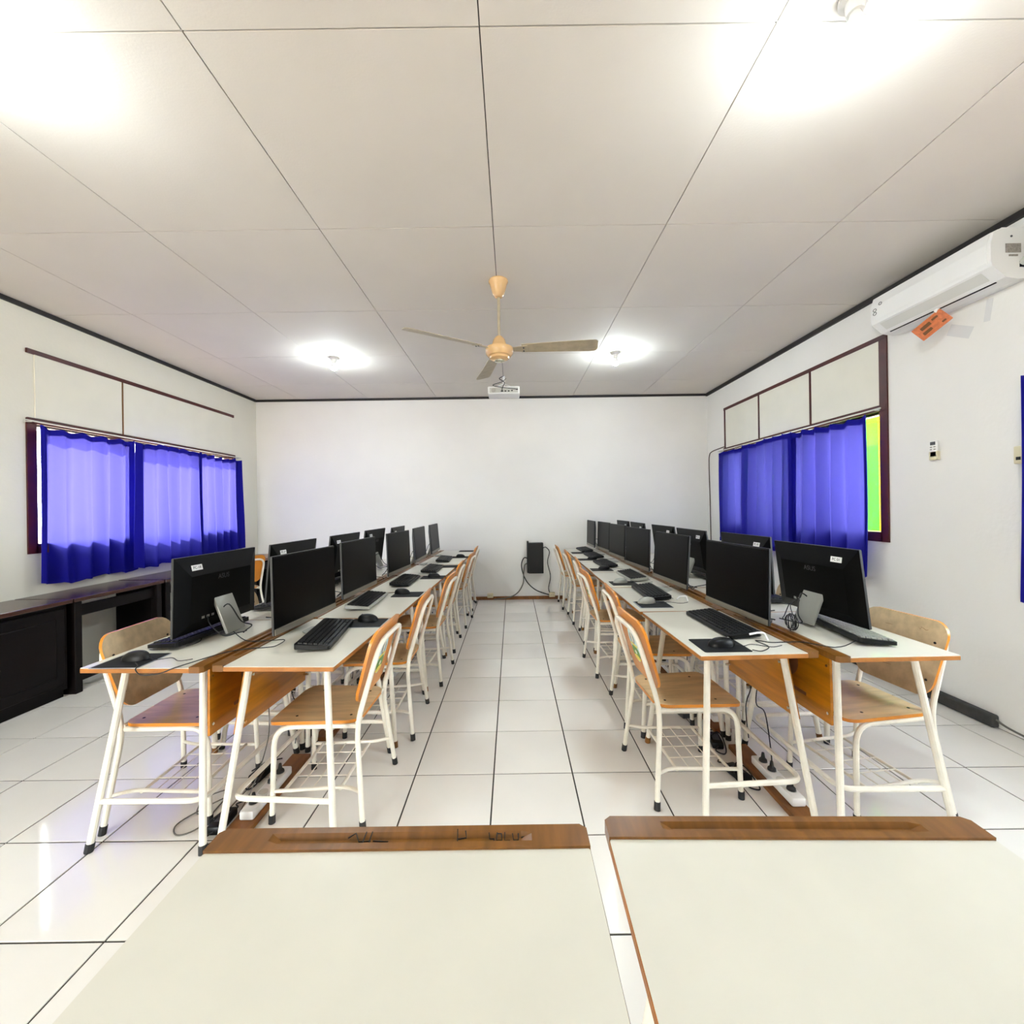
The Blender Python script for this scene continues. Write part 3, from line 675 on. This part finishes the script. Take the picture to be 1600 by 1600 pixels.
LIM = [(-1.05, 2.134, .085, .015), (-1.045, 2.867, .06, .02), (-1.005, 3.72, .09, .03), (-1.0, 4.55, .0, .05), (-.985, 5.36, .0, .08)]
RIM = [(1.151, 2.179, -.065, .022), (1.130, 3.03, -.07, .07), (1.129, 3.80, -.09, .03), (1.134, 4.55, -.055, .03), (1.14, 5.25, -.05, .03), (1.09, 5.825, .0, .03)]
LOM = [(-1.509, 2.112, .048, .03), (-1.505, 2.803, .047, .10), (-1.475, 3.57, .06, .12), (-1.47, 4.32, .05, .13), (-1.38, 4.85, .0, .13)]
ROM = [(1.567, 2.11, -.064, .125), (1.60, 2.836, -.06, .05), (1.57, 3.548, -.032, .13), (1.585, 4.253, -.058, .13), (1.569, 5.05, -.01, .13), (1.572, 5.72, -.03, .13)]
for k, (x, y, a, tl) in enumerate(LIM): put_pc(x, y, a, tl, 1, f'{ORD[k]} black computer from the camera, left row, dark screen toward the aisle')
for k, (x, y, a, tl) in enumerate(RIM): put_pc(x, y, a, tl, -1, f'{ORD[k]} black computer from the camera, right row, dark screen toward the aisle')
for k, (x, y, a, tl) in enumerate(LOM): put_pc(x, y, a, tl, -1, f'{ORD[k]} computer from the camera seen from the back, left row, white label', 'PC-%02d' % (18-k), k == 0)
for k, (x, y, a, tl) in enumerate(ROM): put_pc(x, y, a, tl, 1, f'{ORD[k]} computer from the camera seen from the back, right row, white label', 'PC 0%d' % (k+1))

# ------------------------------------------------------------------ keyboards, mice, pads
def make_kb(base, keys):
    t = thing('keyboard', 'x', 'keyboard')
    b = MB(); o = rrect(-.075, .075, -.222, .222, .012, 3)
    b.slab(o, lambda u, v, n: (u, v, .001+n*(1+.5*(-u+.075)/.15)+.008*((-u+.075)/.15)), .014)
    b.build('base', M[base], t)
    kb = MB()
    for r in range(6):
        x = .055-.0215*r; z = .0165+.015*((-x+.075)/.15)
        y = -.21
        while y < .20:
            wd = .0175
            if r == 0 and -.13 < y < -.0: wd = .10
            if abs(y-.075) < .006 or abs(y-.135) < .006: y += .009
            if y+wd > .214: break
            cx, cy = x, y+wd/2; q = .0016
            a = [(cx-.0092, cy-wd/2, z-.003), (cx+.0092, cy-wd/2, z-.003), (cx+.0092, cy+wd/2, z-.003), (cx-.0092, cy+wd/2, z-.003)]
            c = [(cx-.0092+q, cy-wd/2+q, z+.005), (cx+.0092-q, cy-wd/2+q, z+.004), (cx+.0092-q, cy+wd/2-q, z+.004), (cx-.0092+q, cy+wd/2-q, z+.005)]
            kb.add(a+c, [(4, 5, 6, 7)]+[(k, (k+1) % 4, 4+(k+1) % 4, 4+k) for k in range(4)])
            y += wd+.0022
    kb.build('keys', M[keys], t)['kind'] = 'stuff'
    MB().tube(smooth_path([(-.074, .09, .012), (-.088, .11, .004), (-.095, .14, .003), (-.092, .19, .004)]), .0018, 5).build('cord', M['cable'], t, True)
    return t
def make_mouse(m):
    t = thing('computer_mouse', 'x', 'mouse')
    vs = []; fs = []; n, k = 18, 7
    for j in range(k+1):
        ph = math.pi/2*j/k
        for i in range(n):
            a = 2*math.pi*i/n; rx = .057; ry = .031*(1+.08*math.cos(a))
            vs.append((rx*math.cos(a)*math.cos(ph)**.7, ry*math.sin(a)*math.cos(ph)**.7, .001+.036*math.sin(ph)*(1-.15*math.cos(a)*math.cos(ph))))
    for j in range(k):
        for i in range(n): fs.append((j*n+i, j*n+(i+1) % n, (j+1)*n+(i+1) % n, (j+1)*n+i))
    fs.append(tuple(range(n-1, -1, -1)))
    MB().add(vs, fs).build('body', M[m], t, True)
    MB().tube([(-.03, -.003, .031), (-.03, .003, .031)], .007, 10).build('scroll_wheel', M['dsilver'], t)
    MB().tube(smooth_path([(-.056, 0, .008), (-.09, .012, .003), (-.14, -.01, .002), (-.20, .03, .003), (-.25, .02, .006)]), .0017, 5).build('cord', M['cable'], t, True)
    return t
kbp = {('b'): [make_kb('black', 'keytop'), [False]], 's': [make_kb('silver', 'keytop'), [False]], 'g': [make_kb('black', 'keygrey'), [False]]}
mp = {'b': [make_mouse('black'), [False]], 's': [make_mouse('silver'), [False]]}
def make_pad(edge):
    t = thing('mouse_pad', 'x', 'mouse pad')
    MB().ext(rrect(-.10, .10, -.085, .085, .008, 3), .0, .0022).build('base', M[edge], t)
    MB().ext(rrect(-.096, .092, -.081, .081, .007, 3), .0018, .0028).build('cloth', M['pad'], t)
    return t
pp = {'b': [make_pad('pad'), [False]], 'e': [make_pad('padedge'), [False]]}
ZT = DZ+.0014
def setup(side, k, kb, kind, ms, mkind, padp, pk, rz):
    where = {'LI': 'left row, aisle side', 'LO': 'left row, window side', 'RI': 'right row, aisle side', 'RO': 'right row, wall side'}[side]
    if kb: place(*kbp[kind], (kb[0], kb[1], ZT+(.007 if side[1] == 'O' or (side == 'LI' and k < 3) else .0032)), rz+R_(kb[2]), f'keyboard on the {ORD[k]} desk from the camera, {where}', 'keyboards on the desks')
    if padp: place(*pp[pk], (padp[0], padp[1], ZT), rz+R_(padp[2] if len(padp) > 2 else 0), f'dark mouse pad on the {ORD[k]} desk from the camera, {where}', 'mouse pads on the desks')
    if ms: place(*mp[mkind], (ms[0], ms[1], ZT+(.0028 if padp else 0)), rz+R_(ms[2] if len(ms) > 2 else 0), f'{"silver" if mkind == "s" else "black"} mouse on the {ORD[k]} desk from the camera, {where}', 'computer mice on the desks')
LI = [((-.907, 2.02, 8), 'b', (-.80, 2.285), 'b', (-.79, 2.245), 'e'), ((-.955, 2.735, 2), 's', (-.80, 3.0), 'b', (-.755, 2.975), 'b'), ((-.895, 3.47, 0), 'b', (-.70, 3.69), 'b', (-.71, 3.69), 'b'),
      ((-.795, 4.13, 0), 'b', None, 'b', (-.67, 4.36), 'b'), ((-.80, 4.89, 2), 'b', (-.645, 5.15), 'b', (-.65, 5.15), 'b'), (None, 'b', None, 'b', (-.65, 5.85), 'b')]
for k, a in enumerate(LI): setup('LI', k, *a, R_(0))
RI = [((1.045, 2.11, 2), 'b', (.896, 1.80), 'b', (.895, 1.815), 'b'), ((.95, 2.89, -2), 'b', (.835, 2.605), 's', (.86, 2.57), 'e'), ((1.015, 3.57, 1), 's', (.85, 3.30), 's', (.87, 3.28), 'b'),
      ((.955, 4.32, 2), 'b', (.876, 4.0), 'b', (.85, 3.99), 'b'), ((.975, 5.03, 2), 'b', (.91, 4.76), 'b', (.85, 4.76), 'b'), ((.985, 5.72, 2), 'b', (1.0, 5.46), 'b', (.87, 5.44), 'b')]
for k, a in enumerate(RI): setup('RI', k, *a, math.pi)
setup('LO', 0, (-1.545, 2.07, -6), 'b', (-1.575, 1.735), 'b', (-1.588, 1.728), 'e', math.pi)
setup('RO', 0, (1.58, 1.985, -8), 'g', None, 'b', None, 'b', 0)
for k in (1, 2):
    setup('LO', k, (LO_X[k]-.10, LO_Y[k]+.05, 0), 'b', None, 'b', None, 'b', math.pi)
    setup('RO', k, (RO_X[k]+.12, RO_Y[k]+.03, 0), 'b', None, 'b', None, 'b', 0)

# small white lead clipped behind two aisle-side screens on the right, loose cables on the desks
for lab, P in (('short white adapter lead on the first right aisle desk', [(1.06, 1.87, ZT+.03), (1.10, 1.875, ZT+.035), (1.135, 1.885, ZT+.03), (1.135, 1.86, ZT+.004)]), ('short white adapter lead on the second right aisle desk', [(1.03, 2.62, ZT+.02), (1.06, 2.655, ZT+.03), (1.10, 2.65, ZT+.035), (1.105, 2.635, ZT+.004)])):
    tag(MB().tube(fillet(P, .01), .0045, 8).build('adapter_lead', M['white'], None, True), lab, 'cable')
def cab(lab, P, r=.0022, m='cable', n=6): return tag(MB().tube(smooth_path(P, n), r, 6).build('cable', M[m], None, True), lab, 'cable')
cab('thin black cable looping across the near rails of the right desks', [(.995, 1.738, ZT+.006), (1.03, 1.728, ZT+.004), (1.09, 1.78, ZT+.004), (1.08, 1.86, ZT+.004), (1.13, 1.83, ZT+.005), (1.18, 1.81, ZT+.012), (1.25, 1.80, ZT+.014), (1.32, 1.74, ZT+.013), (1.37, 1.76, ZT+.005), (1.42, 1.78, ZT+.004), (1.47, 1.79, ZT+.02)])
cab('thin black cable from the left mouse across both near rails', [(-1.53, 1.68, ZT+.010), (-1.495, 1.652, ZT+.007), (-1.488, 1.634, ZT-.002), (-1.46, 1.631, ZT-.022), (-1.39, 1.632, ZT-.016), (-1.34, 1.635, ZT+.002), (-1.30, 1.69, ZT+.007), (-1.25, 1.76, ZT+.012), (-1.2, 1.80, ZT+.014), (-1.15, 1.82, ZT+.014), (-1.10, 1.85, ZT+.008), (-1.075, 1.88, ZT+.005), (-1.08, 1.96, ZT+.006), (-1.14, 1.93, ZT+.013), (-1.24, 1.93, ZT+.014), (-1.36, 2.02, ZT+.03)])
t = thing('cable_coil', 'coil of thin black cable hanging at the stand of the nearest right computer', 'cable', (1.335, 1.99, ZT))
b = MB(); rr = random.Random(3)
for q in range(9):
    r = .036+rr.uniform(-.006, .006); ax = rr.uniform(-.5, .5); az = rr.uniform(-.6, .6)
    Rq = Matrix.Rotation(az, 3, 'Z') @ Matrix.Rotation(ax, 3, 'X')
    b.tube([Rq @ Vector((0+rr.uniform(-.001, .001), r*math.cos(a), r*math.sin(a)))+Vector((rr.uniform(-.0, .0)+.004*q-.018, .0, .048)) for a in [math.radians(z*24) for z in range(16)]], .0016, 5)
b.build('coil', M['cable'], t)
MB().tube(smooth_path([(0, 0, .085), (.01, .03, .12), (.05, .05, .14)]), .002, 6).build('lead', M['cable'], t, True)
for k, (x, y) in enumerate(((-1.196, 2.26), (-1.158, 2.95), (-1.131, 3.62), (1.262, 2.25), (1.247, 2.98), (1.247, 3.62))):
    sgn = 1 if x > 0 else -1
    cab(f'black cables drooping over the rails behind the {ORD[k % 3]} computers of the {"right" if sgn > 0 else "left"} row', [(x+sgn*.12, y-.05, ZT+.05), (x+sgn*.05, y+.02, ZT+.02), (x, y, ZT+.014), (x, y+.012, .70), (x, y+.02, .60), (x, y-.03, .40), (x+.004, y+.03, .25), (x, y, .09)], .0028)
cab('grey cable looping on the floor under the near left desk', [(-1.36, 1.98, .006), (-1.42, 1.90, .006), (-1.47, 1.80, .005), (-1.42, 1.74, .005), (-1.36, 1.78, .005), (-1.365, 1.9, .005), (-1.38, 2.02, .006), (-1.46, 1.96, .010), (-1.43, 1.86, .012), (-1.385, 1.85, .012)], .003, 'cableg')
cab('grey cable hanging below the rails of the near left desks', [(-1.203, 2.05, .69), (-1.20, 2.03, .45), (-1.20, 2.02, .25), (-1.25, 1.98, .05), (-1.24, 1.86, .006)], .0028, 'cableg')
cab('pair of dark cables hanging below the rails of the near right desks', [(1.262, 2.2, .69), (1.262, 2.15, .5), (1.235, 2.13, .34), (1.262, 2.1, .30), (1.24, 2.02, .16), (1.22, 1.98, .09)], .0028)

# ------------------------------------------------------------------ floor planks, power strips, adapters
def power_strip(x, y, n, label, rz=0, z=.024):
    t = thing('power_strip', label, 'power strip', (x, y, z), rz)
    L = .07*n+.04
    MB().bev((0, 0, .021), (.062, L, .040), .008, 2).build('housing', M['white'], t, True)
    for k in range(n):
        yy = -L/2+.055+.07*k
        s = MB().lathe([(0, .0405), (.021, .0405), (.021, .0425), (.017, .0425), (.017, .0415), (0, .0415)], 18, (0, yy, 0)).build('socket', M['greyp'], t)
        if k % 2 == 0 or k > 2: MB().lathe([(0, .041), (.019, .041), (.018, .052), (.010, .060), (.006, .085), (0, .085)], 12, (0, yy, 0)).build('plug', M['rubber'], t, True)
    return t
def adapter(x, y, rz, label, z=.0):
    t = thing('power_adapter', label, 'power adapter', (x, y, z), rz)
    MB().bev((0, 0, .019), (.06, .125, .036), .008, 2).build('brick', M['black'], t, True)
    MB().tube(smooth_path([(0, .062, .018), (.012, .09, .012), (-.012, .12, .006), (.015, .14, .006)]), .0032, 6).build('cord', M['cable'], t, True)
    MB().tube(smooth_path([(0, -.062, .018), (-.02, -.09, .010), (.015, -.115, .008), (.034, -.08, .016), (.03, -.02, .05), (.01, .02, .055), (-.04, -.02, .034)]), .0036, 6).build('cord', M['cable'], t, True)
    MB().box((0, 0, .0374), (.035, .06, .0006)).build('rating_label', M['dsilver'], t)
    return t
for k in range(3):
    for sd, x, y in (('right', 1.232, RI_Y[k]-.02), ('left', LI_X[k]-.225, LI_Y[k]+.005)):
        b = MB().bev((x, y, .0125), (.10, .56, .024), .002, 1); tag(b.build('floor_plank', M['plank']), f'{ORD[k]} brown plank from the camera on the floor under the {sd} desks', 'plank', 'floor planks below the desks')
        power_strip(x+.008, y-.05, 4, f'{ORD[k]} white power strip from the camera under the {sd} desks', 0, .0245)['group'] = 'power strips on the planks'
for k, (x, y, a) in enumerate(((1.105, 2.07, 15), (1.135, 2.36, -12), (1.125, 3.45, 8), (1.12, 3.75, 20))): adapter(x, y, R_(a), f'{ORD[k]} black power adapter from the camera on the floor, right row')
for k, (x, y, a) in enumerate(((-1.272, 1.80, 3), (-1.30, 2.13, -6), (-1.25, 2.52, 8), (-1.25, 2.84, -15), (-1.22, 3.28, 0))): adapter(x, y, R_(a), f'{ORD[k]} black power adapter from the camera on the floor, left row')
tag(MB().bev((1.085, 2.75, .03), (.10, .24, .055), .008, 2, Matrix.Rotation(.2, 3, 'Z')).build('battery_box', M['dsilver'], None, True), 'dark grey flat box on the floor under the second right desk', 'box')
# white printed carton under the second left desk
t = thing('white_carton', 'white carton with black print standing on floor under left desks', 'box', (-1.0, 3.43, 0))
MB().bev((0, 0, .12), (.088, .16, .24), .003, 1).build('carton', M['white'], t)
b = MB(); b.add([(-.03, -.0808, .16), (.03, -.0808, .16), (.03, -.0808, .205), (.012, -.0808, .208), (-.03, -.0808, .168)]+[(-.03, -.0801, .16), (.03, -.0801, .16), (.03, -.0801, .205), (.012, -.0801, .208), (-.03, -.0801, .168)], [(0, 1, 2, 3, 4), (9, 8, 7, 6, 5)]+[(k, (k+1) % 5, 5+(k+1) % 5, 5+k) for k in range(5)]); b.build('printed_mark', M['ink'], t)
for z, h in ((.125, .012), (.08, .03)): MB().box((0, -.0805, z), (.075, .001, h)).build('printed_mark', M['ink'], t)

# ------------------------------------------------------------------ dark furniture along the left wall
def cupboard(y0, y1, label):
    t = thing('wooden_cupboard', label, 'cupboard', (XL+.03, (y0+y1)/2, 0)); h = (y1-y0)/2; D = .40
    MB().b2(0, D, -h, h, .06, .69).build('carcass', M['darkwood'], t)
    MB().bev((D/2+.015, 0, .705), (D+.05, 2*h+.02, .03), .004, 2).build('top', M['darktop'], t)
    n = 2
    for k in range(n):
        a = -h+.03+k*(2*h-.04)/n; b = a+(2*h-.04)/n-.02
        d = MB().bev((D+.009, (a+b)/2, .38), (.018, b-a, .56), .004, 1).build('door', M['darkwood'], t)
        MB().bev((D+.021, (a+b)/2, .38), (.008, b-a-.12, .42), .006, 1).build('door_panel', M['darkwood'], d)
        MB().lathe([(0, 0), (.009, 0), (.012, .012), (0, .016)], 12, (0, 0, 0)).build('knob', M['dsilver'], d).matrix_local = Matrix.Translation((D+.018, b-.03 if k == 0 else a+.03, .42)) @ Matrix.Rotation(R_(90), 4, 'Y')
    MB().b2(.0, D-.03, -h, h, 0, .06).build('plinth', M['darkwood'], t)
    return t
cupboard(.75, 1.95, 'dark wooden cupboard along the left wall, outside the picture edge')
cupboard(1.97, 3.08, 'dark wooden cupboard at the left picture edge, along the wall')
def wall_desk(y0, y1, label, top='darktop'):
    t = thing('wooden_desk', label, 'desk', (XL+.03, (y0+y1)/2, 0)); h = (y1-y0)/2; D = .40
    MB().bev((D/2+.015, 0, .705), (D+.05, 2*h, .03), .004, 2).build('top', M[top], t)
    for s in (-1, 1):
        MB().bev((D/2+.02, s*(h-.03), .345), (D-.01, .03, .69), .003, 1).build('side_panel', M['darkwood'], t)
        MB().bev((D, s*(h-.04), .345), (.055, .055, .69), .004, 1).build('post', M['darkwood'], t)
    MB().bev((D-.01, 0, .615), (.022, 2*h-.1, .085), .003, 1).build('apron', M['darkwood'], t)
    MB().bev((D-.03, 0, .10), (.03, 2*h-.1, .06), .003, 1).build('foot_rail', M['darkwood'], t)
    return t
wall_desk(3.10, 3.90, 'dark open wooden desk along the left wall under the nearest curtain')
wall_desk(3.92, 4.62, 'second dark open wooden desk along the left wall')
wall_desk(4.64, 5.34, 'dark wooden desk along the left wall under the far curtain')
wall_desk(5.36, 6.05, 'brown topped desk in the far left corner behind the crested chair', 'midtop')
